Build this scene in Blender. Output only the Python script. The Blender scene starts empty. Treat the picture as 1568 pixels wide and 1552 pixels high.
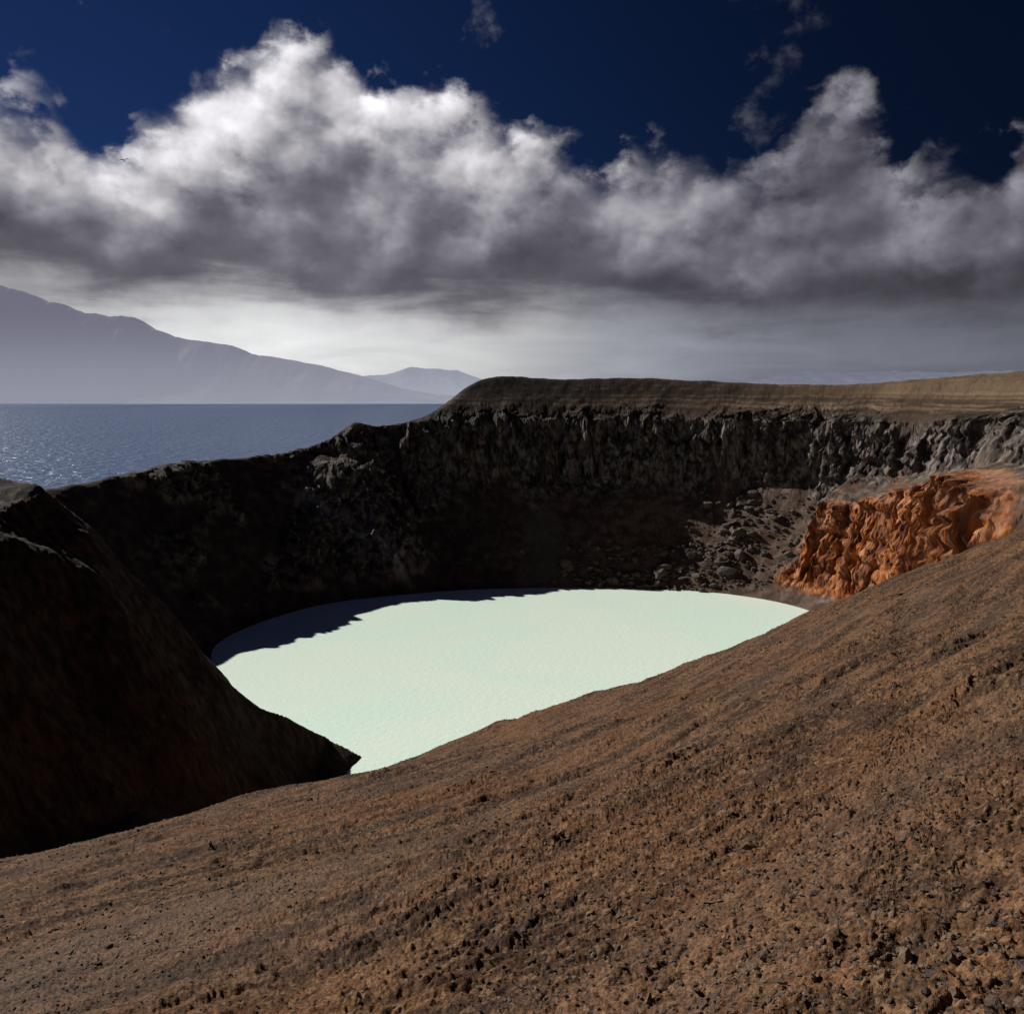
import bpy, math, time
import numpy as np
from mathutils import Vector
T0=time.time()
f4=np.float32
scene=bpy.context.scene
SUN_AZ=math.radians(-53); SUN_EL=math.radians(31)
SUN=Vector((math.sin(SUN_AZ)*math.cos(SUN_EL),math.cos(SUN_AZ)*math.cos(SUN_EL),math.sin(SUN_EL)))

# ------------------------------------------------------------------ noise
rng=np.random.RandomState(7)
PERM=rng.permutation(256).astype(np.int32); PERM=np.concatenate([PERM,PERM,PERM])
RJ=rng.uniform(0,1,(256,3)).astype(f4); RV=rng.uniform(-.5,.5,256).astype(f4); RG=rng.uniform(-.75,.75,(256,3)).astype(f4)
G2=np.array([[math.cos(i*math.pi/8),math.sin(i*math.pi/8)] for i in range(16)],f4)
G3=np.array([[1,1,0],[-1,1,0],[1,-1,0],[-1,-1,0],[1,0,1],[-1,0,1],[1,0,-1],[-1,0,-1],
             [0,1,1],[0,-1,1],[0,1,-1],[0,-1,-1],[1,1,0],[-1,1,0],[0,-1,1],[0,-1,-1]],f4)
def fade(t): return t*t*t*(t*(t*6-15)+10)
def p2(x,y,seed=0):
    x=np.asarray(x,f4)+f4(seed*17.31); y=np.asarray(y,f4)+f4(seed*9.77)
    xf=np.floor(x); yf=np.floor(y); xi=xf.astype(np.int32)&255; yi=yf.astype(np.int32)&255
    fx=x-xf; fy=y-yf
    def c(i,j):
        g=G2[PERM[PERM[xi+i]+yi+j]&15]
        return g[...,0]*(fx-i)+g[...,1]*(fy-j)
    u=fade(fx); v=fade(fy)
    a=c(0,0); b=c(1,0); a=a+u*(b-a)
    e=c(0,1); d=c(1,1); e=e+u*(d-e)
    return (a+v*(e-a))*1.5
def p3(x,y,z,seed=0):
    x=np.asarray(x,f4)+f4(seed*17.31); y=np.asarray(y,f4)+f4(seed*9.77); z=np.asarray(z,f4)+f4(seed*3.3)
    xf=np.floor(x); yf=np.floor(y); zf=np.floor(z)
    xi=xf.astype(np.int32)&255; yi=yf.astype(np.int32)&255; zi=zf.astype(np.int32)&255
    fx=x-xf; fy=y-yf; fz=z-zf; u=fade(fx); v=fade(fy); w=fade(fz)
    def c(i,j,k):
        g=G3[PERM[PERM[PERM[xi+i]+yi+j]+zi+k]&15]
        return g[...,0]*(fx-i)+g[...,1]*(fy-j)+g[...,2]*(fz-k)
    def pl(k):
        a=c(0,0,k); b=c(1,0,k); a=a+u*(b-a)
        e=c(0,1,k); d=c(1,1,k); e=e+u*(d-e)
        return a+v*(e-a)
    a=pl(0); b=pl(1)
    return a+w*(b-a)
def fbm2(x,y,o=4,g=.5,seed=0):
    r=0;a=1.
    for i in range(o): r=r+a*p2(x*2**i,y*2**i,seed+i); a*=g
    return r
def fbm3(x,y,z,o=4,g=.5,seed=0):
    r=0;a=1.4
    for i in range(o): r=r+a*p3(x*2**i,y*2**i,z*2**i,seed+i); a*=g
    return r
def blocks(x,y,z,seed=0):
    """angular fractured-rock relief: every cell is a tilted facet; also returns crack distance"""
    x=np.asarray(x,f4)+f4(seed*5.3); y=np.asarray(y,f4)+f4(seed*3.7); z=np.asarray(z,f4)+f4(seed*7.1)
    xf=np.floor(x); yf=np.floor(y); zf=np.floor(z)
    xi=xf.astype(np.int32)&255; yi=yf.astype(np.int32)&255; zi=zf.astype(np.int32)&255
    fx=x-xf; fy=y-yf; fz=z-zf
    best=np.full(x.shape,9,f4); sec=best.copy(); val=np.zeros_like(best)
    for i in (-1,0,1):
        for j in (-1,0,1):
            for k in (-1,0,1):
                h=PERM[PERM[PERM[(xi+i)&255]+((yi+j)&255)]+((zi+k)&255)]
                J=RJ[h]; dx=fx-i-J[:,0]; dy=fy-j-J[:,1]; dz=fz-k-J[:,2]
                d=dx*dx+dy*dy+dz*dz; up=d<best
                sec=np.where(up,best,np.minimum(sec,d)); best=np.where(up,d,best)
                G=RG[h]; v=RV[h]+G[:,0]*dx+G[:,1]*dy+G[:,2]*dz; val=np.where(up,v,val)
    return val,np.sqrt(sec)-np.sqrt(best)
def smin(a,b,k):
    h=np.clip(.5+.5*(b-a)/k,0,1); return b*(1-h)+a*h-k*h*(1-h)
def smax(a,b,k): return -smin(-a,-b,k)
def sst(a,b,x):
    t=np.clip((x-a)/(b-a),0,1); return t*t*(3-2*t)

# ------------------------------------------------------------------ crater geometry (metres)
SH=np.array([(71,188),(68,197),(62,205),(49,213.5),(25,217.5),(5,217),(-14,214.5),(-30,208.5),(-45,201),(-55.5,185),
 (-60.5,168),(-57,155),(-48,141),(-37,127),(-25,108),(-11,99),(8,99),(25,108),(42,122),(57,140),(67,160),(71,176)],float)
for _ in range(2):
    n=np.roll(SH,-1,0); SH=np.stack([.75*SH+.25*n,.25*SH+.75*n],1).reshape(-1,2)
CX,CY=5.,160.
def shore_dist(x,y):
    best=np.full(x.shape,1e9,f4); ins=np.zeros(x.shape,bool)
    for i in range(len(SH)):
        ax,ay=SH[i]; bx,by=SH[(i+1)%len(SH)]
        dx,dy=bx-ax,by-ay; L=dx*dx+dy*dy
        px=x-f4(ax); py=y-f4(ay)
        t=np.clip((px*f4(dx)+py*f4(dy))/f4(L),0,1)
        d=(px-t*f4(dx))**2+(py-t*f4(dy))**2
        best=np.minimum(best,d)
        if dy!=0:
            cond=((f4(ay)>y)!=(f4(by)>y))&(x<f4(dx)*(y-f4(ay))/f4(dy)+f4(ax)); ins^=cond
    d=np.sqrt(best); return np.where(ins,-d,d)
def Nf(x,y):
    g=.265*x+.105*(math.sqrt(x*x+25)-5)
    up=max(0,x-7)*.105*min(1,max(0,y/50))
    yy=max(0,y)
    lf=-.013*yy*max(0,1-abs(x+1)/14)-.035*yy*max(0,min(1,(-x-8)/10))
    return 48.3-.378*y+g+up+lf
CP=[(x,y,Nf(x,y)) for x,y in [(0,0),(0,20),(0,45),(15,30),(20,50),(25,60),(40,80),(60,100),(-12,20),(-18,40),(-9,40),(20,0),(50,20),(45,45),
   (-25,5),(-25,25),(80,60),(0,-40),(60,-40),(-50,-30),(-5,60)]]
CP+=[(-40,40,24.5),(-38,70,13),(-49,90,18),(-57,105,25),(-70,85,22),(-90,100,30),(-60,60,17),
 (-110,70,24),(-68,125,36.5),(-90,133,37.5),(-112,150,34),
 (-96,180,30.5),(-98,200,29),(-84.5,218,31.9),(-72,232,32.9),(-60,243,34.3),(-45.6,255,39.9),(-33,262,40.6),(-24,268,44.5),
 (-10.5,282,54.4),(12,284,54.8),(31,284,55),(66.7,278,53.8),(104,265,52.6),(123,255,54.3),(136,245,55.6),
 (90,125,47),(125,175,52.5),(150,220,57),
 (-140,200,14),(-125,255,8),(-90,270,10),(-65,300,10),(-32,320,20),(-12,320,38),(40,330,50),(110,320,48),(190,290,56),(-150,120,24)]
CP=np.array(CP)
def tps_fit(P):
    X=P[:,:2]/100; n=len(P)
    d=np.hypot(X[:,None,0]-X[None,:,0],X[:,None,1]-X[None,:,1])
    K=np.where(d>0,d*d*np.log(d+1e-12),0)+np.eye(n)*1e-4
    A=np.zeros((n+3,n+3)); A[:n,:n]=K; A[:n,n]=1; A[:n,n+1:]=X; A[n,:n]=1; A[n+1:,:n]=X.T
    return np.linalg.solve(A,np.concatenate([P[:,2],[0,0,0]]))
TW=tps_fit(CP)
def outer(x,y):
    X=x/100; Y=y/100; r=TW[-3]+TW[-2]*X+TW[-1]*Y; r=r.astype(f4)
    for i in range(len(CP)):
        d2=(X-f4(CP[i,0]/100))**2+(Y-f4(CP[i,1]/100))**2
        r+=f4(.5*TW[i])*d2*np.log(d2+f4(1e-9))
    rc=np.hypot(x-20,y-170)
    b=sst(175,380,rc); return r*(1-b)+b*(-8)
# wall profiles (azimuth about crater centre, then nodes of (distance from shore, height))
NEAR=[(0,0),(20,15.4),(40,31),(60,46.5),(80,62),(110,86),(150,118)]
RIGHT2=[(0,0),(8,6),(18,34.5),(27,37),(34,46),(62,56),(90,64)]
RIGHT=[(0,0),(7,4),(16,28),(29,32.5),(36,44),(62,56),(90,64)]
MRA=[(0,0),(8,4.5),(16.5,23),(34,29.5),(40,43),(64,55.5),(90,63)]
MIDR=[(0,0),(18,11),(36,24),(38,26),(44,42),(66,55),(90,63)]
FAR=[(0,0),(18,11.5),(36,23),(39,26),(46,42),(67,56),(90,64)]
LFAR=[(0,0),(18,14.5),(30,24),(40,32),(50,40),(67,54.5),(90,70)]
LEFT=[(0,0),(15,12),(25,20),(35,28),(45,35),(60,46),(90,68)]
SPR=[(0,0),(15,12),(30,24),(40,32),(55,42),(75,55),(110,80)]
GUL=[(0,0),(15,3),(28,8),(40,17),(52,34),(70,52),(130,110)]
PRO=[(-20,RIGHT2),(4,RIGHT2),(20,RIGHT),(30,MRA),(36,MRA),(40.5,MIDR),(50,MIDR),(75,FAR),(105,FAR),(122,LFAR),(140,LFAR),(160,LEFT),(195,LEFT),
     (212,SPR),(224,SPR),(236,GUL),(256,GUL),(266,NEAR),(300,NEAR),(325,NEAR),(340,RIGHT2)]
PH=np.array([p[0] for p in PRO],float); PN=np.array([p[1] for p in PRO],float)
SX=[-110,-80,-64,-56,-50,-45.6,-41,-36.4,-32,-28.5,-25.5,-20,-12,-5]; SZ=[42,41,40,39,34,29,23.3,17.6,11.5,6.3,2.4,.0,-5,-12]
SYX=[-80,-45,-36.4,-32,-25.5,-20]; SY=[104,101,101,105,112,113]
def base(x,y):
    """height, shore distance, azimuth, rock mask, spur flag"""
    q=shore_dist(x,y)
    ph=np.degrees(np.arctan2(y-CY,x-CX)); ph=np.where(ph<-20,ph+360,ph)
    arc=np.radians(np.where(ph>330,ph-360,ph))*90
    def band(c,w): return np.exp(-((q-c)/w)**2)
    far=sst(34,40,ph)*(1-sst(100,118,ph))
    rgt=np.where(ph>335,1,1-sst(37,40,ph))*np.where((ph>40)&(ph<335),0,1)
    lf=sst(100,118,ph)*(1-sst(150,172,ph))
    wob=4.*p2(arc/13,q/60,3)+2*p2(arc/4.5,q/30,4)
    bw=7.5+2.5*p2(arc/9,q/60,5)
    rock=far*band(40.5+wob,bw)+rgt*np.maximum(band(12.5+wob*.3,7.3),band(33+wob*.5,6))
    pn=fbm2(arc/22,q/16,3,.5,11)
    but=np.exp(-((ph-121-.12*q)/7.5)**2)*sst(1,10,q)*(1-sst(30,44,q))
    rock=rock+lf*sst(-.05,.3,pn+.15)*sst(2,8,q)*(1-sst(42,54,q))+but*.9
    rock=np.clip(rock,0,1)*(q>0)
    aw=arc+3*p2(arc/10,q/12,24)+1.2*p2(arc/4,q/5,25)
    rib=(1-np.abs(p2(aw/12,q/40,21))*2)*1.3+(1-np.abs(p2(aw/4.3,q/18,22))*2)*.75*(1+p2(aw/9,q/20,27))
    big=p2(arc/26,q/60,31)
    inw=sst(0,10,q)*(1-sst(44,60,q))
    qq=q+rock*rib*2.2+but*5.+inw*sst(20,60,ph)*(1-sst(225,240,ph))*(big*2.5+p2(arc/5,q/25,33)*.35+p2(arc/11,q/22,34)*1.)
    W=np.zeros_like(q)
    Qk=[np.interp(ph,PH,PN[:,k,0],period=360).astype(f4) for k in range(7)]
    Zk=[np.interp(ph,PH,PN[:,k,1],period=360).astype(f4) for k in range(7)]
    for k in range(6):
        t=(qq-Qk[k])/(Qk[k+1]-Qk[k])
        t=np.clip(t,0,1) if k<5 else np.maximum(t,0)
        W+=t*(Zk[k+1]-Zk[k])
    W=np.where(qq<0,qq*.5,W)
    O=outer(x,y)
    O=O+1.9*np.exp(-((x+47)**2+(y-254)**2)/16.)          # knob on the rim
    nearw=sst(225,245,ph)*(1-sst(320,338,ph))
    h=smin(O,W+1.9*np.exp(-((x+47)**2+(y-254)**2)/16.),1.2+1.2*nearw)
    # spur that closes the crater on its near left side
    wx=x+2.2*p2(x/16,y/13,41)+.7*p2(x/5,y/7,42)
    yc=np.interp(x,SYX,SY)+1.5*p2(x/9,y/60,43)
    hc=np.interp(wx+.02*(y-100),SX,SZ)
    k=np.where(x<-56,.25+.02*(-56-x),.10)
    S=hc-np.where(y<yc,k*(yc-y),1.0*(y-yc))
    S=np.where((y<18)|(x>0),-60,S-sst(60,25,y)*20)
    sp=sst(-1,1.5,S-h)
    S=S+sp*(y<yc)*(.5*np.abs(p2(x/2.6,y/1.7,44))+.28*np.abs(p2(x/1.1,y/.8,45)))*sst(108,92,y)
    h=smax(h,S,1.4)
    return h.astype(f4),q,ph,rock.astype(f4),sp.astype(f4)
def detail(x,y,q):
    r=np.hypot(x,y)
    a=(x+y)*.7071; b=(x-y)*.7071
    wx=p2(a/3,b/3,61)*.5; a2=a+wx; b2=b+wx*.6
    path=np.exp(-((b+9.2+.12*a)/(1.7-.06*a))**2)*(1-sst(-1,12,a))
    path=np.clip(path+.3*sst(.1,.6,p2(a/7,b/2.2,62)),0,1)
    m=1-.8*path
    clump=np.clip(p2(a/3.2,b/1.6,59)*1.3+.45,0,1.3)
    d=.34*p2(a/11,b/7,51)+.17*p2(a/5,b/2.6,50)
    d=d+m*.09*p2(a2/2.6,b2/.9,52)+m*.03*p2(a2/1.0,b2/.45,58)
    d=d+m*.12*(np.abs(p2(a2/1.25,b2/.72,63))-.25)*(.1+clump)*sst(5,14,r)
    d=d+m*.072*(np.abs(p2(a2/.46,b2/.30,53))-.25)*(.3+clump)
    d=d+m*.065*(np.clip(p2(a2/.25,b2/.2,56),.08,1)-.1)*(1-sst(70,130,r))*(.3+clump)
    d=d+(.3+.7*m)*.048*(np.abs(p2(a2/.13,b2/.11,54))-.25)*(1-sst(40,70,r))
    n=r<40
    e=np.zeros_like(d)
    if n.any():
        k=1-sst(20,40,r[n]); e[n]=(.024*np.abs(p2(a[n]/.065,b[n]/.06,55))+.012*p2(a[n]/.035,b[n]/.03,57)*(r[n]<14))*k
    return (d+e)*sst(-.5,6,np.abs(q)),path

# ------------------------------------------------------------------ terrain sheet
az=np.concatenate([np.linspace(-180,-60,61)[:-1],np.linspace(-60,-36,70)[:-1],np.linspace(-36,36,1461)[:-1],
                   np.linspace(36,60,70)[:-1],np.linspace(60,180,61)[:-1]])
NA=len(az); azr=np.radians(az)
rc=np.concatenate([np.geomspace(.8,110,200)[:-1],np.linspace(110,340,520)[:-1],np.geomspace(340,700,60)])
NC=len(rc)
X=(np.sin(azr)[:,None]*rc).astype(f4); Y=(np.cos(azr)[:,None]*rc).astype(f4)
H=base(X.ravel(),Y.ravel())[0].reshape(X.shape)
dr=np.diff(rc)[None]; dz=np.diff(H,axis=1); rm=.5*(rc[1:]+rc[:-1])[None]
m=np.sqrt(dr**2+(dz*1.25)**2)/rm**.91
m=m/m.sum(1,keepdims=True)
NR=1400
cum=np.concatenate([np.zeros((NA,1)),np.cumsum(m,1)],1)
R=np.empty((NA,NR),f4); tt=np.linspace(0,1,NR)
for i in range(NA): R[i]=np.interp(tt,cum[i],rc)
Rp=np.concatenate([R[-6:],R,R[:6]]); cs=np.cumsum(np.concatenate([np.zeros((1,NR)),Rp]),0); R=((cs[13:]-cs[:-13])/13).astype(f4)
X=(np.sin(azr)[:,None]*R).astype(f4).ravel(); Y=(np.cos(azr)[:,None]*R).astype(f4).ravel()
Hh,Q,PHI,ROCK,SPF=base(X,Y)
DET,PATH=detail(X,Y,Q)
Z=Hh+DET*(1-.6*ROCK)
print('base done',time.time()-T0)
mk=ROCK>.04
x,y,z=X[mk],Y[mk],Z[mk]
wq=p3(x/5,y/5,z/5,75)*1.2
isr=((PHI[mk]<40)|(PHI[mk]>335)).astype(f4)
v1,c1_=blocks((x+wq)/3.4,(y+wq)/3.4,z/9,1); v2,c2_=blocks((x+wq*.5)/1.6,y/1.6,(z)/2.2,2)
n=v1*(1.9-.4*isr)-.7*(1-sst(0,.14,c1_))+v2*(.9-.3*isr)-.25*(1-sst(0,.18,c2_))+p3(x/.8,y/.8,z/.8,73)*(.4-.25*isr)
n+=p3(x/30,y/30,z/1.5,74)*(.8+.7*isr)
ux,uy=x-CX,y-CY; L=np.hypot(ux,uy)
X2,Y2=X.copy(),Y.copy()
X2[mk]=x-ux/L*n*ROCK[mk]; Y2[mk]=y-uy/L*n*ROCK[mk]
V=np.stack([X2,Y2,Z],1)
V=np.concatenate([V,[[0,0,float(Z.reshape(NA,NR)[:,0].mean())]]]).astype(f4)
idx=np.arange(NA*NR).reshape(NA,NR)
a=idx; b=np.roll(idx,-1,0)
quads=np.stack([a[:,:-1],a[:,1:],b[:,1:],b[:,:-1]],-1).reshape(-1,4)[:,::-1]
tris=np.stack([np.full(NA,NA*NR),b[:,0],a[:,0]],1)[:, ::-1]
def mesh_from(name,V,quads=None,tris=None,smooth=True):
    me=bpy.data.meshes.new(name)
    nq=0 if quads is None else len(quads); nt=0 if tris is None else len(tris)
    me.vertices.add(len(V)); me.vertices.foreach_set('co',np.ascontiguousarray(V,f4).ravel())
    loops=[];st=[]
    if nq: loops.append(quads.ravel()); st.append(np.arange(nq)*4)
    if nt: loops.append(tris.ravel()); st.append(np.arange(nt)*3+nq*4)
    loops=np.concatenate(loops).astype(np.int32); st=np.concatenate(st).astype(np.int32)
    me.loops.add(len(loops)); me.loops.foreach_set('vertex_index',loops)
    me.polygons.add(nq+nt); me.polygons.foreach_set('loop_start',st)
    sm=np.full(nq+nt,smooth,bool)
    if name=='crater_terrain': sm[:nq]=~(ROCK[quads[:,0]]>.25)      # fractured rock is faceted
    me.polygons.foreach_set('use_smooth',sm)
    me.update(calc_edges=True)
    ob=bpy.data.objects.new(name,me); scene.collection.objects.link(ob); return ob
ground=mesh_from('crater_terrain',V,quads,tris)

# ---- mineral colour of every point of the ground (albedo from world-space noise, some light and shade painted in)
def mixc(f,a,b):
    f=np.clip(f,0,1)[:,None].astype(f4); a=np.asarray(a,f4); b=np.asarray(b,f4)
    return a*(1-f)+b*f
N1=fbm2(X/11,Y/11,3,.5,101); N2=fbm2(X/1.1,Y/1.1,4,.6,111)
aa=(X+Y)*.7071; bb=(X-Y)*.7071
N3=fbm2(aa/.20,bb/.13,3,.75,121); STR=fbm2(aa/6,bb/.8,3,.6,131)
NW=np.zeros_like(X); VST=np.zeros_like(X); OV=np.zeros_like(X)
wm=(Y>60)&(np.abs(X)<200)&(Y<340)
xw,yw,zw=X[wm],Y[wm],Z[wm]
NW[wm]=fbm3(xw/3.2,yw/3.2,zw/3.2,4,.62,141)
VST[wm]=fbm3(xw/1.7,yw/1.7,zw/6,3,.6,151)
soil=mixc(sst(-.5,.6,N2*.5+STR*.7),(.046,.024,.014),(.138,.070,.035))
soil=mixc(sst(.0,.6,N1+STR*.3)*.5,soil,(.135,.056,.022))
soil=mixc(sst(.1,.7,N3)*.55,soil,(.030,.017,.012))
soil=mixc(sst(.15,.7,-N3)*.45,soil,(.24,.145,.082))
soil=mixc(PATH*.65,soil,mixc(N3*.5+.5,(.070,.048,.036),(.160,.112,.082)))
wall_shade=sst(70,112,PHI)*(1-sst(262,266,PHI))*sst(60,85,np.hypot(X,Y))  # shaded walls get a lower albedo, painted in to deepen their shadow
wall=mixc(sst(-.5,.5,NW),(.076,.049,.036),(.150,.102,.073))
wall=mixc(wall_shade,wall,mixc(sst(-.4,.6,NW),(.030,.020,.019),(.066,.044,.038)))
# pale fan and diagonal dike on the far wall
wall=mixc(np.exp(-((PHI-85-.1*Q)/(9-.22*Q+NW*2).clip(1,20))**2)*sst(32,22,Q)*.8,wall,(.105,.097,.078))
fgm=1-sst(75,105,Y-.25*X)
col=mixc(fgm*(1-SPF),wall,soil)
col=mixc(SPF,col,mixc(sst(-.4,.6,N2),(.024,.015,.011),(.075,.047,.032)))
low=SPF*sst(26,12,Z)*sst(100,80,Y)+SPF*sst(80,60,Y)  # lower spur painted lighter, towards soil, to suggest grazing sun
col=mixc(np.clip(low,0,1)*.6,col,soil)
rockc=mixc(sst(-.4,.4,NW),(.044,.036,.035),(.14,.108,.090))
rockc=mixc(sst(0,.6,VST)*.8,rockc,(.23,.195,.17))
rockc=mixc(sst(0,.6,-VST)*.6,rockc,(.030,.024,.023))
rockc=mixc(wall_shade*.55,rockc,mixc(sst(-.4,.5,NW),(.028,.021,.020),(.11,.085,.073)))
butm=np.exp(-((PHI-122-.12*Q)/10)**2)*sst(1,8,Q)*(1-sst(30,44,Q))
rockc=mixc(butm*.7,rockc,mixc(sst(-.3,.3,VST),(.05,.036,.033),(.21,.165,.145)))
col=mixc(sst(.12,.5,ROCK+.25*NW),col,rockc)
dike=np.exp(-((Q-3-(PHI-121)*2.1+NW*1.5)/2.)**2)*sst(119,122,PHI)*sst(136,131,PHI)
col=mixc(dike*.8,col,(.22,.20,.20))
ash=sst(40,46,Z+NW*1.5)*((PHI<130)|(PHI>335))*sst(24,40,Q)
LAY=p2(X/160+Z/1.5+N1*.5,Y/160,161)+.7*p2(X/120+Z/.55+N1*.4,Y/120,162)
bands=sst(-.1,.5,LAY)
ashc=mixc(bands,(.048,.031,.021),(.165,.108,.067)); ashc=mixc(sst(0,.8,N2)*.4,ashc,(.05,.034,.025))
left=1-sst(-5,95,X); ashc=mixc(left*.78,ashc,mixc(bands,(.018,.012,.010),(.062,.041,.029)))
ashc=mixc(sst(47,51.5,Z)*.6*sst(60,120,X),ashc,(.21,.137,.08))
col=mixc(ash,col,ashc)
ph2=np.where(PHI>330,0,PHI)
xo=p2(X/5,Y/5,81)
ortop=np.interp(ph2,[0,8,18,26,33,40],[36,34,30,26.5,24,20])
orq=np.interp(ph2,[0,8,18,40],[22,21,18.5,17.5])
org=((PHI<60)|(PHI>330))*(1-sst(37,39.5,ph2+xo*1.2))*sst(3.,6,Q)*(1-sst(-.8,1.5,Z-ortop+xo*2.+NW))*(1-sst(0,3,Q-orq+xo*2))
st2=((PHI<60)|(PHI>330))*(1-sst(36,44,ph2))*sst(.25,.6,fbm2(X/7,Y/7,3,.6,171))*(1-sst(30,33,Z))*sst(6,9,Q)*.3
org=np.maximum(org,st2)
om=org>.01
OV[om]=fbm3(X[om]/2.,Y[om]/2.,Z[om]/2.4,4,.65,181)
orc=mixc(sst(-.5,.5,OV),(.185,.054,.018),(.43,.145,.040)); orc=mixc(sst(.2,.8,VST),orc,(.44,.21,.11)); orc=mixc(sst(.1,.5,-VST-.3*OV)*.85,orc,(.085,.034,.021))
orc=mixc(sst(-.1,.35,p2(X/60+Z/1.0,Y/60,191))*sst(-12,-1,Z-ortop)*.65,orc,(.33,.17,.11))
orc=mixc(sst(.2,.6,N1+.3*OV)*.4,orc,(.17,.085,.05))
col=mixc(org,col,orc)
crk=np.zeros_like(X); crk[mk]=(1-sst(.0,.12,c1_))*.6+(1-sst(0,.12,c2_))*.35
col=mixc(crk*sst(.2,.6,ROCK),col,col*.35)
col=np.concatenate([col,col[:1]]); col4=np.concatenate([col,np.ones((len(col),1))],1).astype(f4)
ca=ground.data.attributes.new('mineral_and_shade','FLOAT_COLOR','POINT'); ca.data.foreach_set('color',np.ascontiguousarray(col4).ravel())
print('mesh done',time.time()-T0,len(V))

# ------------------------------------------------------------------ node helpers
class NT:
    def __init__(s,nt): s.t=nt; s.n=nt.nodes; s.l=nt.links
    def new(s,ty,**kw):
        nd=s.n.new(ty)
        for k,v in kw.items(): setattr(nd,k,v)
        return nd
    def put(s,inp,v):
        if isinstance(v,bpy.types.NodeSocket): s.l.new(v,inp)
        else: inp.default_value=v
    def m(s,op,a,b=None,c=None,clamp=False):
        nd=s.new('ShaderNodeMath',operation=op,use_clamp=clamp); s.put(nd.inputs[0],a)
        if b is not None: s.put(nd.inputs[1],b)
        if c is not None: s.put(nd.inputs[2],c)
        return nd.outputs[0]
    def ss(s,v,a,b,lo=0.,hi=1.):
        nd=s.new('ShaderNodeMapRange',interpolation_type='SMOOTHSTEP'); s.put(nd.inputs[0],v)
        for i,k in enumerate((a,b,lo,hi)): s.put(nd.inputs[i+1],k)
        return nd.outputs[0]
    def mix(s,f,a,b,bt='MIX'):
        nd=s.new('ShaderNodeMix',data_type='RGBA',blend_type=bt); s.put(nd.inputs[0],f)
        for i,v in ((6,a),(7,b)):
            s.put(nd.inputs[i],(*v,1) if isinstance(v,tuple) else v)
        return nd.outputs[2]
    def xyz(s,x,y,z):
        nd=s.new('ShaderNodeCombineXYZ'); s.put(nd.inputs[0],x); s.put(nd.inputs[1],y); s.put(nd.inputs[2],z); return nd.outputs[0]
    def noise(s,vec,scale,detail=4,rough=.5,dist=0.,dim='3D',out=0):
        nd=s.new('ShaderNodeTexNoise',noise_dimensions=dim); s.put(nd.inputs['Vector'],vec)
        nd.inputs['Scale'].default_value=scale; nd.inputs['Detail'].default_value=detail
        nd.inputs['Roughness'].default_value=rough; nd.inputs['Distortion'].default_value=dist
        return nd.outputs[out]
    def curve(s,v,pts):
        nd=s.new('ShaderNodeFloatCurve'); c=nd.mapping.curves[0]
        while len(c.points)<len(pts): c.points.new(.5,.5)
        for p,(a,b) in zip(c.points,pts): p.location=(a,b); p.handle_type='AUTO'
        nd.mapping.update(); s.put(nd.inputs['Value'],v); return nd.outputs[0]
def material(name):
    mt=bpy.data.materials.new(name); mt.use_nodes=True; mt.node_tree.nodes.clear(); t=NT(mt.node_tree)
    out=t.new('ShaderNodeOutputMaterial'); b=t.new('ShaderNodeBsdfPrincipled'); t.l.new(b.outputs[0],out.inputs[0])
    return mt,t,b,out
def bump(t,b,h,strength,dist):
    nd=t.new('ShaderNodeBump'); nd.inputs['Strength'].default_value=strength; nd.inputs['Distance'].default_value=dist
    t.put(nd.inputs['Height'],h); t.l.new(nd.outputs[0],b.inputs['Normal']); return nd

mt,t,b,out=material('volcanic_ground')
geo=t.new('ShaderNodeTexCoord').outputs['Object']
at=t.new('ShaderNodeAttribute'); at.attribute_name='mineral_and_shade'
n4=t.noise(geo,38,2,.7); n2=t.noise(geo,1.7,3,.75)
gr=t.ss(n4,.35,.68,.55,1.55)
cc=t.mix(1.,at.outputs['Color'],t.xyz(gr,gr,gr),'MULTIPLY')
t.l.new(cc,b.inputs['Base Color']); b.inputs['Roughness'].default_value=.95; b.inputs['Specular IOR Level'].default_value=.12
bump(t,b,t.m('ADD',t.m('MULTIPLY',n4,.12),n2),.75,.20)
ground.data.materials.append(mt)

# ------------------------------------------------------------------ crater lake
c=np.array([CX,CY]); P=c+(SH-c)*1.07
me=bpy.data.meshes.new('crater_lake'); me.from_pydata([(p[0],p[1],0.) for p in P],[],[list(range(len(P)))]); 
lake=bpy.data.objects.new('crater_lake',me); scene.collection.objects.link(lake)
mt,t,b,out=material('milky_lake_water')
g=t.new('ShaderNodeTexCoord').outputs['Object']
nn=t.noise(g,.035,3,.6,.8,'2D')
t.l.new(t.mix(t.ss(nn,.35,.65),(.83,.998,.86),(.89,.998,.86)),b.inputs['Base Color'])
b.inputs['Roughness'].default_value=.3; b.inputs['Specular IOR Level'].default_value=.5; b.inputs['IOR'].default_value=1.33
mp=t.new('ShaderNodeMapping'); t.l.new(g,mp.inputs[0]); mp.inputs['Scale'].default_value=(1,1.9,1); mp.inputs['Rotation'].default_value=(0,0,.5)
bump(t,b,t.noise(mp.outputs[0],.9,2,.5,.4,'2D'),.5,.13)
lake.data.materials.append(mt)

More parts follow.
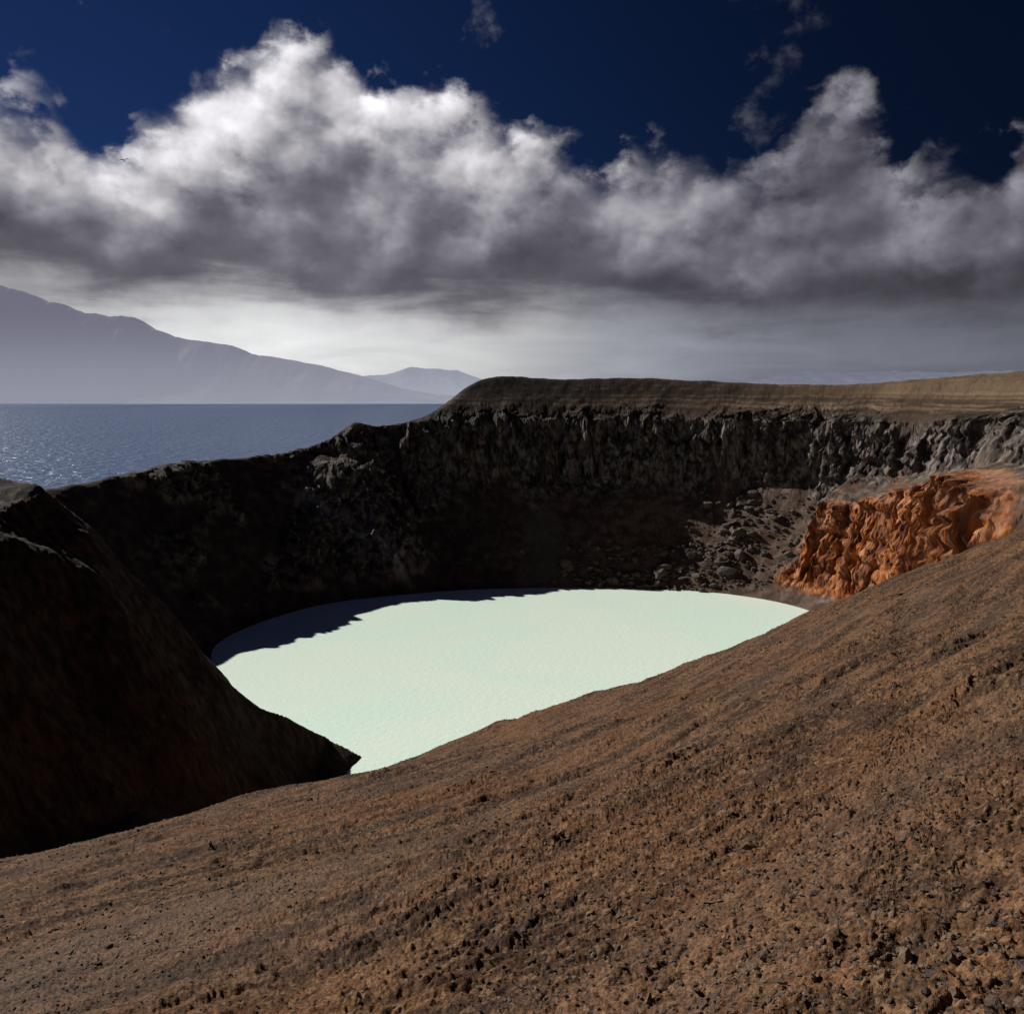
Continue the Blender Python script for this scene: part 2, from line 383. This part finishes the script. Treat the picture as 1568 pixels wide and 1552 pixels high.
# ------------------------------------------------------------------ large lake beyond the crater rim (Oskjuvatn)
me=bpy.data.meshes.new('outer_lake'); s=60000
me.from_pydata([(-s,-s,-.6),(s,-s,-.6),(s,s,-.6),(-s,s,-.6)],[],[(0,1,2,3)])
outer_lake=bpy.data.objects.new('outer_lake',me); scene.collection.objects.link(outer_lake)
mt,t,b,out=material('outer_lake_water')
g=t.new('ShaderNodeTexCoord').outputs['Object']
mp=t.new('ShaderNodeMapping'); t.l.new(g,mp.inputs[0]); mp.inputs['Scale'].default_value=(1,.8,1); mp.inputs['Rotation'].default_value=(0,0,.25)
w1=t.noise(mp.outputs[0],.11,4,.6,.1,'2D'); w2=t.noise(g,.004,3,.55,0,'2D')
t.l.new(t.mix(t.ss(w1,.38,.62),(.020,.060,.16),(.05,.11,.24)),b.inputs['Base Color']); b.inputs['Roughness'].default_value=.28; b.inputs['IOR'].default_value=1.33
bump(t,b,t.m('ADD',w1,t.m('MULTIPLY',w2,1.5)),1.,3.4)
outer_lake.data.materials.append(mt)

# ------------------------------------------------------------------ far mountains
def ridge(name,d,pts,toe,seed,haze_lo,haze_hi,ztop,depth,nx=700,ny=90,rel=.16):
    xs=np.linspace(pts[0][0],pts[-1][0],nx); ys=np.linspace(toe,d+depth,ny)
    XX,YY=np.meshgrid(xs,ys,indexing='ij')
    Hx=np.interp(XX+60*p2(YY/900,XX/900,seed),[p[0] for p in pts],[p[1] for p in pts])
    Hx=Hx+Hx*.03*fbm2(XX/170,XX*0,4,.55,seed+2)
    f=np.where(YY<d,sst(0,1,(YY-toe)/(d-toe))*.55+.45*np.clip((YY-toe)/(d-toe),0,1)**1.6,1-sst(d,d+depth,YY))
    rl=(1-np.abs(fbm2(XX/420,YY/1100,5,.5,seed+9))*1.6)
    env=np.clip((YY-toe)/(d-toe),0,1); env=env*(1-env)*4*(YY<d)
    ZZ=Hx*f*(1+rel*rl*env-rel*.6*env)-3*(1-env)*(YY<toe+30)
    VV=np.stack([XX,YY,ZZ],-1).reshape(-1,3)
    ix=np.arange(nx*ny).reshape(nx,ny)
    qd=np.stack([ix[:-1,:-1],ix[1:,:-1],ix[1:,1:],ix[:-1,1:]],-1).reshape(-1,4)
    ob=mesh_from(name,VV,qd)
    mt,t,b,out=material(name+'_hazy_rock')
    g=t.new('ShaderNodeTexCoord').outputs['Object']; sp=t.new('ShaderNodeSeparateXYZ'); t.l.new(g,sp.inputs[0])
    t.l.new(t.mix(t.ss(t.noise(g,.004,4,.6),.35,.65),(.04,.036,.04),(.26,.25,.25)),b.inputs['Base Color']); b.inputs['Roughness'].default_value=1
    em=t.new('ShaderNodeEmission'); t.l.new(t.mix(t.ss(sp.outputs[2],0,ztop),haze_lo,haze_hi),em.inputs[0])  # aerial haze painted into the material as emission, paler towards the foot
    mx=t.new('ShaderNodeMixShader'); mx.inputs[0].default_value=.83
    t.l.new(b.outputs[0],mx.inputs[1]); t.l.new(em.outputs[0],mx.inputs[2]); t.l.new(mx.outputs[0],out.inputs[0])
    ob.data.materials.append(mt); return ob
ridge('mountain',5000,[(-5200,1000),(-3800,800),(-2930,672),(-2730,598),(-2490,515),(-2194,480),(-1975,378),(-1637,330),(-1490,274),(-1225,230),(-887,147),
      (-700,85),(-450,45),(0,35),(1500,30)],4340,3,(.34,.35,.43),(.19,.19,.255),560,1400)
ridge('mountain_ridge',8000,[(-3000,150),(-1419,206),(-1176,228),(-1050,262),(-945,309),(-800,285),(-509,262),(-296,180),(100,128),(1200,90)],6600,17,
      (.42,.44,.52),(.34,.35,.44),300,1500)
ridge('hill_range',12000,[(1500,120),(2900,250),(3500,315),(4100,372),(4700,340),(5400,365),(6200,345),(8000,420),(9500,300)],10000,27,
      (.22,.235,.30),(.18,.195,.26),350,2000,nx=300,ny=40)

# ------------------------------------------------------------------ stones
def ico(sub):
    import bmesh
    bm=bmesh.new(); bmesh.ops.create_icosphere(bm,subdivisions=sub,radius=1)
    v=np.array([q.co[:] for q in bm.verts]); f=np.array([[q.index for q in w.verts] for w in bm.faces]); bm.free(); return v,f
def stones(name,pos,size,seed,col1,col2,sub=1,sink=.2):
    r=np.random.RandomState(seed); tv,tf=ico(sub); nv=len(tv)
    var=[]
    for k in range(14):
        n=p3(tv[:,0]*1.1+k*7,tv[:,1]*1.1,tv[:,2]*1.1,k)*.75+p3(tv[:,0]*2.6+k*7,tv[:,1]*2.6,tv[:,2]*2.6,k)*.3
        v=tv*(1+n[:,None])
        for c in range(5):
            d=r.normal(size=3); d/=np.linalg.norm(d); o=r.uniform(.5,.8); e=v@d-o; v=v-np.clip(e,0,None)[:,None]*d*.95
        var.append(v)
    VV=np.empty((len(pos)*nv,3),f4); FF=np.empty((len(pos)*len(tf),3),np.int32)
    for i,(p,s) in enumerate(zip(pos,size)):
        v=var[r.randint(14)]*np.array([r.uniform(.7,1.4),r.uniform(.7,1.2),r.uniform(.45,.9)])
        th=r.uniform(0,6.28); cth,sth=math.cos(th),math.sin(th); ti=r.uniform(-.5,.5); ct,st=math.cos(ti),math.sin(ti)
        v=v@np.array([[1,0,0],[0,ct,-st],[0,st,ct]])@np.array([[cth,-sth,0],[sth,cth,0],[0,0,1]])
        VV[i*nv:(i+1)*nv]=v*s+np.array(p)+np.array([0,0,s*sink]); FF[i*len(tf):(i+1)*len(tf)]=tf+i*nv
    ob=mesh_from(name,VV,None,FF,smooth=False)
    mt,t,b,out=material(name+'_stone'); g=t.new('ShaderNodeTexCoord').outputs['Object']
    a=t.noise(g,2.3,3,.8); n=t.noise(g,22,3,.7)
    cc=t.mix(t.ss(a,.35,.65),col1,col2); cc=t.mix(t.ss(n,.5,.7,0.,.5),cc,(.04,.027,.02))
    t.l.new(cc,b.inputs['Base Color']); b.inputs['Roughness'].default_value=.95; bump(t,b,n,.6,.03)
    ob.data.materials.append(mt); return ob
def gz(x,y):
    x=np.asarray(x,f4); y=np.asarray(y,f4); h,q,ph,rk,_=base(x,y); return h+detail(x,y,q)[0]
r=np.random.RandomState(5)
n=32000; a=np.radians(r.uniform(-42,42,n)); d=np.exp(r.uniform(math.log(2.2),math.log(85),n))
x=np.sin(a)*d; y=np.cos(a)*d
keep=r.uniform(0,1,n)<np.clip(.55+p2(x/4,y/4,203)*.9,.12,1); x,y,d=x[keep],y[keep],d[keep]; n=len(x)
sz=.0065*np.exp(np.abs(r.normal(0,.66,n)))+d*.0009; sz=np.minimum(sz,.11); sz[:60]*=1.9
stones('scattered_stones',np.stack([x,y,gz(x,y)],1),sz,3,(.045,.029,.021),(.175,.11,.07))
n=1250; ph=np.radians(np.concatenate([np.clip(r.normal(65,7.5,n//2),48,92),np.clip(r.normal(50,5.5,n-n//2),40,66)]))
qr=np.concatenate([r.uniform(0,1,n//2)**1.6*15,r.uniform(2,32,n-n//2)])
x=CX+np.cos(ph)*(60+qr); y=CY+np.sin(ph)*(60+qr); x=x.astype(f4); y=y.astype(f4)
q=shore_dist(x,y); x=x+np.cos(ph).astype(f4)*(qr-q).astype(f4); y=y+np.sin(ph).astype(f4)*(qr-q).astype(f4)
q=shore_dist(x,y); k=(q>-.6)&(q<36); x,y,q=x[k],y[k],q[k]
sz=.18*np.exp(np.abs(r.normal(0,.88,len(x)))); sz=np.minimum(sz,2.3)
stones('fallen_boulders',np.stack([x,y,gz(x,y)],1),sz,8,(.035,.027,.024),(.14,.108,.082),sub=2)
print('stones',time.time()-T0)

# ------------------------------------------------------------------ bird (soaring)
def bird():
    V=[];F=[]
    prof=[(-.30,.012),(-.22,.03),(-.1,.055),(.05,.07),(.17,.05),(.22,.035),(.27,.038),(.31,.025),(.36,.004)]
    for yy,rad in prof:
        for k in range(8):
            an=k*math.pi/4; V.append((math.cos(an)*rad,yy,math.sin(an)*rad*.9))
    for i in range(len(prof)-1):
        for k in range(8): F.append((i*8+k,i*8+(k+1)%8,(i+1)*8+(k+1)%8,(i+1)*8+k))
    for sgn in (-1,1):
        st=[(.04,.14,-.08,.02),(.22,.17,-.06,.10),(.42,.13,-.06,.13),(.60,.05,-.05,.08),(.72,-.03,-.06,.03)]
        b0=len(V)
        for x_,le,te,z_ in st:
            for yy,zz in ((le,z_),(.5*(le+te),z_+.02),(te,z_),(.5*(le+te),z_-.012)): V.append((sgn*x_,yy,zz))
        for i in range(4):
            for k in range(4):
                A=b0+i*4+k; B=b0+i*4+(k+1)%4; F.append((A,B,B+4,A+4))
        F.append(tuple(b0+16+k for k in range(4)))
    b0=len(V); V+= [(-.02,-.26,.01),(.02,-.26,.01),(.08,-.44,.0),(0,-.41,.0),(-.08,-.44,.0),(0,-.33,-.008)]
    F+=[(b0,b0+1,b0+2,b0+3,b0+4),(b0+1,b0,b0+5),(b0+1,b0+5,b0+2),(b0,b0+4,b0+5),(b0+2,b0+5,b0+3),(b0+3,b0+5,b0+4)]
    me=bpy.data.meshes.new('bird'); me.from_pydata(V,[],F); ob=bpy.data.objects.new('bird',me); scene.collection.objects.link(ob)
    mt,t,b,out=material('dark_feathers'); g=t.new('ShaderNodeTexCoord').outputs['Object']
    t.l.new(t.mix(t.noise(g,9,3),(.01,.01,.012),(.03,.028,.026)),b.inputs['Base Color']); ob.data.materials.append(mt)
    ob.location=(-52.3,120,81.2); ob.rotation_euler=(math.radians(40),math.radians(-14),math.radians(25)); ob.scale=(1.,1.,1.)
bird()

# ------------------------------------------------------------------ world : sky and clouds by direction
w=bpy.data.worlds.new('World'); scene.world=w; w.use_nodes=True; w.node_tree.nodes.clear(); t=NT(w.node_tree)
try:
    w.cycles.sampling_method='MANUAL'; w.cycles.sample_map_resolution=256
except Exception as ex: print(ex)
out=t.new('ShaderNodeOutputWorld')
sky=t.new('ShaderNodeTexSky',sky_type='NISHITA'); sky.sun_disc=False; sky.sun_elevation=SUN_EL; sky.sun_rotation=SUN_AZ%(2*math.pi)
sky.altitude=1100; sky.air_density=.7; sky.dust_density=.2; sky.ozone_density=3
g=t.new('ShaderNodeTexCoord').outputs['Generated']; sp=t.new('ShaderNodeSeparateXYZ'); t.l.new(g,sp.inputs[0])
azd=t.m('MULTIPLY',t.m('ARCTAN2',sp.outputs[0],sp.outputs[1]),57.29578)
eld=t.m('MULTIPLY',t.m('ARCSINE',sp.outputs[2]),57.29578)
an=t.m('DIVIDE',t.m('ADD',azd,40.),80.,clamp=True)
TOP=[(-40,15),(-29.7,15.8),(-27.7,16.2),(-24.8,15.1),(-22,15.9),(-18.9,18.8),(-16.7,19.6),(-13.9,21.8),(-10,20.4),(-8,18.6),(-3.5,19.),(-1,17.7),
     (3.2,16.4),(7.4,15.),(11.8,15.4),(14.65,14.2),(16.9,15.8),(20.2,18.4),(22.4,16.6),(24.4,13.),(28.2,13.3),(40,12.5)]
top=t.m('MULTIPLY',t.curve(an,[((p+40)/80,e/30) for p,e in TOP]),30.)
HZ_=[(-40,.5),(-28,.56),(-22,.74),(-14,.80),(-6,.68),(2,.50),(10,.33),(18,.22),(28,.17),(40,.13)]
hzl=t.curve(an,[((p+40)/80,e) for p,e in HZ_])
BR=[(-40,.8),(-25,.9),(-12,1.),(-4,.85),(6,.56),(14,.36),(22,.30),(30,.22),(40,.18)]
brt=t.curve(an,[((p+40)/80,e) for p,e in BR])
def pv(ox,oy): return t.xyz(t.m('MULTIPLY',t.m('ADD',azd,ox),.1),t.m('MULTIPLY',t.m('ADD',eld,oy),.13),0.)
P0=pv(0.,0.); P1=pv(-.5,.8); P2=pv(-1.1,1.8)
b1=t.noise(P0,1.5,8,.58,0.,'2D')
def lump(P):
    wv=t.noise(P,3.,5,.6,0.,'2D',out=1)
    va=t.new('ShaderNodeVectorMath',operation='MULTIPLY_ADD'); t.l.new(wv,va.inputs[0]); va.inputs[1].default_value=(.5,.5,0.); t.l.new(P,va.inputs[2])
    v=t.new('ShaderNodeTexVoronoi',feature='SMOOTH_F1',voronoi_dimensions='2D'); t.l.new(va.outputs[0],v.inputs['Vector'])
    v.inputs['Scale'].default_value=2.6; v.inputs['Detail'].default_value=1.; v.inputs['Roughness'].default_value=.5; v.inputs['Smoothness'].default_value=.8
    return t.m('SUBTRACT',1.,v.outputs['Distance'])
l1=lump(P0); l2=lump(P1)
c1=t.noise(P0,1.5,4,.50,0.,'2D'); c2=t.noise(P2,1.5,4,.50,0.,'2D')
shape=t.m('ADD',t.m('MULTIPLY',t.m('SUBTRACT',b1,.5),1.3),t.m('MULTIPLY',t.m('SUBTRACT',l1,.62),.75))
dd=t.m('ADD',t.m('DIVIDE',t.m('SUBTRACT',top,eld),4.2),shape)
alpha=t.ss(dd,-.24,.50)
wm=t.m('MULTIPLY',t.ss(b1,.60,.78),t.ss(eld,26,20)); alpha=t.m('MAXIMUM',alpha,t.m('MULTIPLY',wm,.25))
relief=t.m('ADD',t.m('MULTIPLY',t.m('SUBTRACT',c1,c2),1.6),t.m('MULTIPLY',t.m('SUBTRACT',l1,l2),.6))
basee=t.m('SUBTRACT',5.2,t.m('MULTIPLY',azd,.03))
hh=t.m('DIVIDE',t.m('SUBTRACT',eld,basee),t.m('SUBTRACT',top,basee))
hh=t.m('ADD',hh,t.m('MULTIPLY',t.m('SUBTRACT',c1,.5),.9))
vb=t.m('POWER',t.m('MAXIMUM',t.ss(hh,.10,1.0),0.),1.2)
lum=t.m('MULTIPLY_ADD',vb,t.m('MULTIPLY',brt,.50),t.m('MULTIPLY_ADD',brt,.085,.05))
rl=t.m('MULTIPLY',relief,t.ss(hh,0.,.7,.35,1.2))
lum=t.m('MULTIPLY',lum,t.m('ADD',1.,rl))
lum=t.m('MAXIMUM',lum,.045)
ccol=t.mix(t.ss(lum,.05,.5),(.93,.90,1.12),(1.0,.975,1.03))
cloud=t.mix(1.,ccol,t.xyz(lum,lum,lum),'MULTIPLY')
st=t.noise(t.xyz(t.m('MULTIPLY',azd,.06),t.m('MULTIPLY',eld,.32),1.),1.6,5,.55,.3,'2D')
hz=t.m('MULTIPLY',hzl,t.m('MULTIPLY',t.ss(eld,-1,3.2,.74,1.),t.m('MULTIPLY_ADD',t.m('SUBTRACT',st,.5),.6,1.)))
hcol=t.mix(1.,t.mix(t.ss(hz,.12,.6),(.90,.95,1.16),(.985,.99,1.0)),t.xyz(hz,hz,hz),'MULTIPLY')
bl=t.ss(t.m('ADD',t.m('SUBTRACT',eld,basee),t.m('ADD',t.m('MULTIPLY',t.m('SUBTRACT',st,.5),4.5),t.m('MULTIPLY',t.m('SUBTRACT',b1,.5),2.5))),-2.2,1.9)
cloud=t.mix(bl,hcol,cloud)
deep=t.mix(1.,sky.outputs[0],(.095,.165,.32),'MULTIPLY')
deep=t.mix(t.ss(azd,-25,35,0.,.85),deep,(.03,.07,.22))
bg1=t.new('ShaderNodeBackground'); t.l.new(deep,bg1.inputs[0]); bg1.inputs[1].default_value=.05
bg2=t.new('ShaderNodeBackground'); t.l.new(cloud,bg2.inputs[0]); bg2.inputs[1].default_value=1.
mx=t.new('ShaderNodeMixShader'); t.l.new(alpha,mx.inputs[0]); t.l.new(bg1.outputs[0],mx.inputs[1]); t.l.new(bg2.outputs[0],mx.inputs[2]); t.l.new(mx.outputs[0],out.inputs[0])

# ------------------------------------------------------------------ sun and camera
ld=bpy.data.lights.new('sun','SUN'); ld.energy=5.0; ld.angle=math.radians(.5); ld.color=(1,.98,.93)
lo=bpy.data.objects.new('sun',ld); scene.collection.objects.link(lo); lo.rotation_euler=SUN.to_track_quat('Z','Y').to_euler(); lo.location=(-200,170,200)
cd=bpy.data.cameras.new('camera'); cam=bpy.data.objects.new('camera',cd); scene.collection.objects.link(cam)
cam.location=(0,0,50); cam.rotation_euler=(math.radians(90-7.56),0,0)
cd.sensor_fit='HORIZONTAL'; cd.sensor_width=36; cd.lens=29.94; cd.clip_start=.1; cd.clip_end=150000
scene.camera=cam
scene.view_settings.view_transform='Standard'; scene.view_settings.look='None'; scene.view_settings.exposure=0
print('total',time.time()-T0)
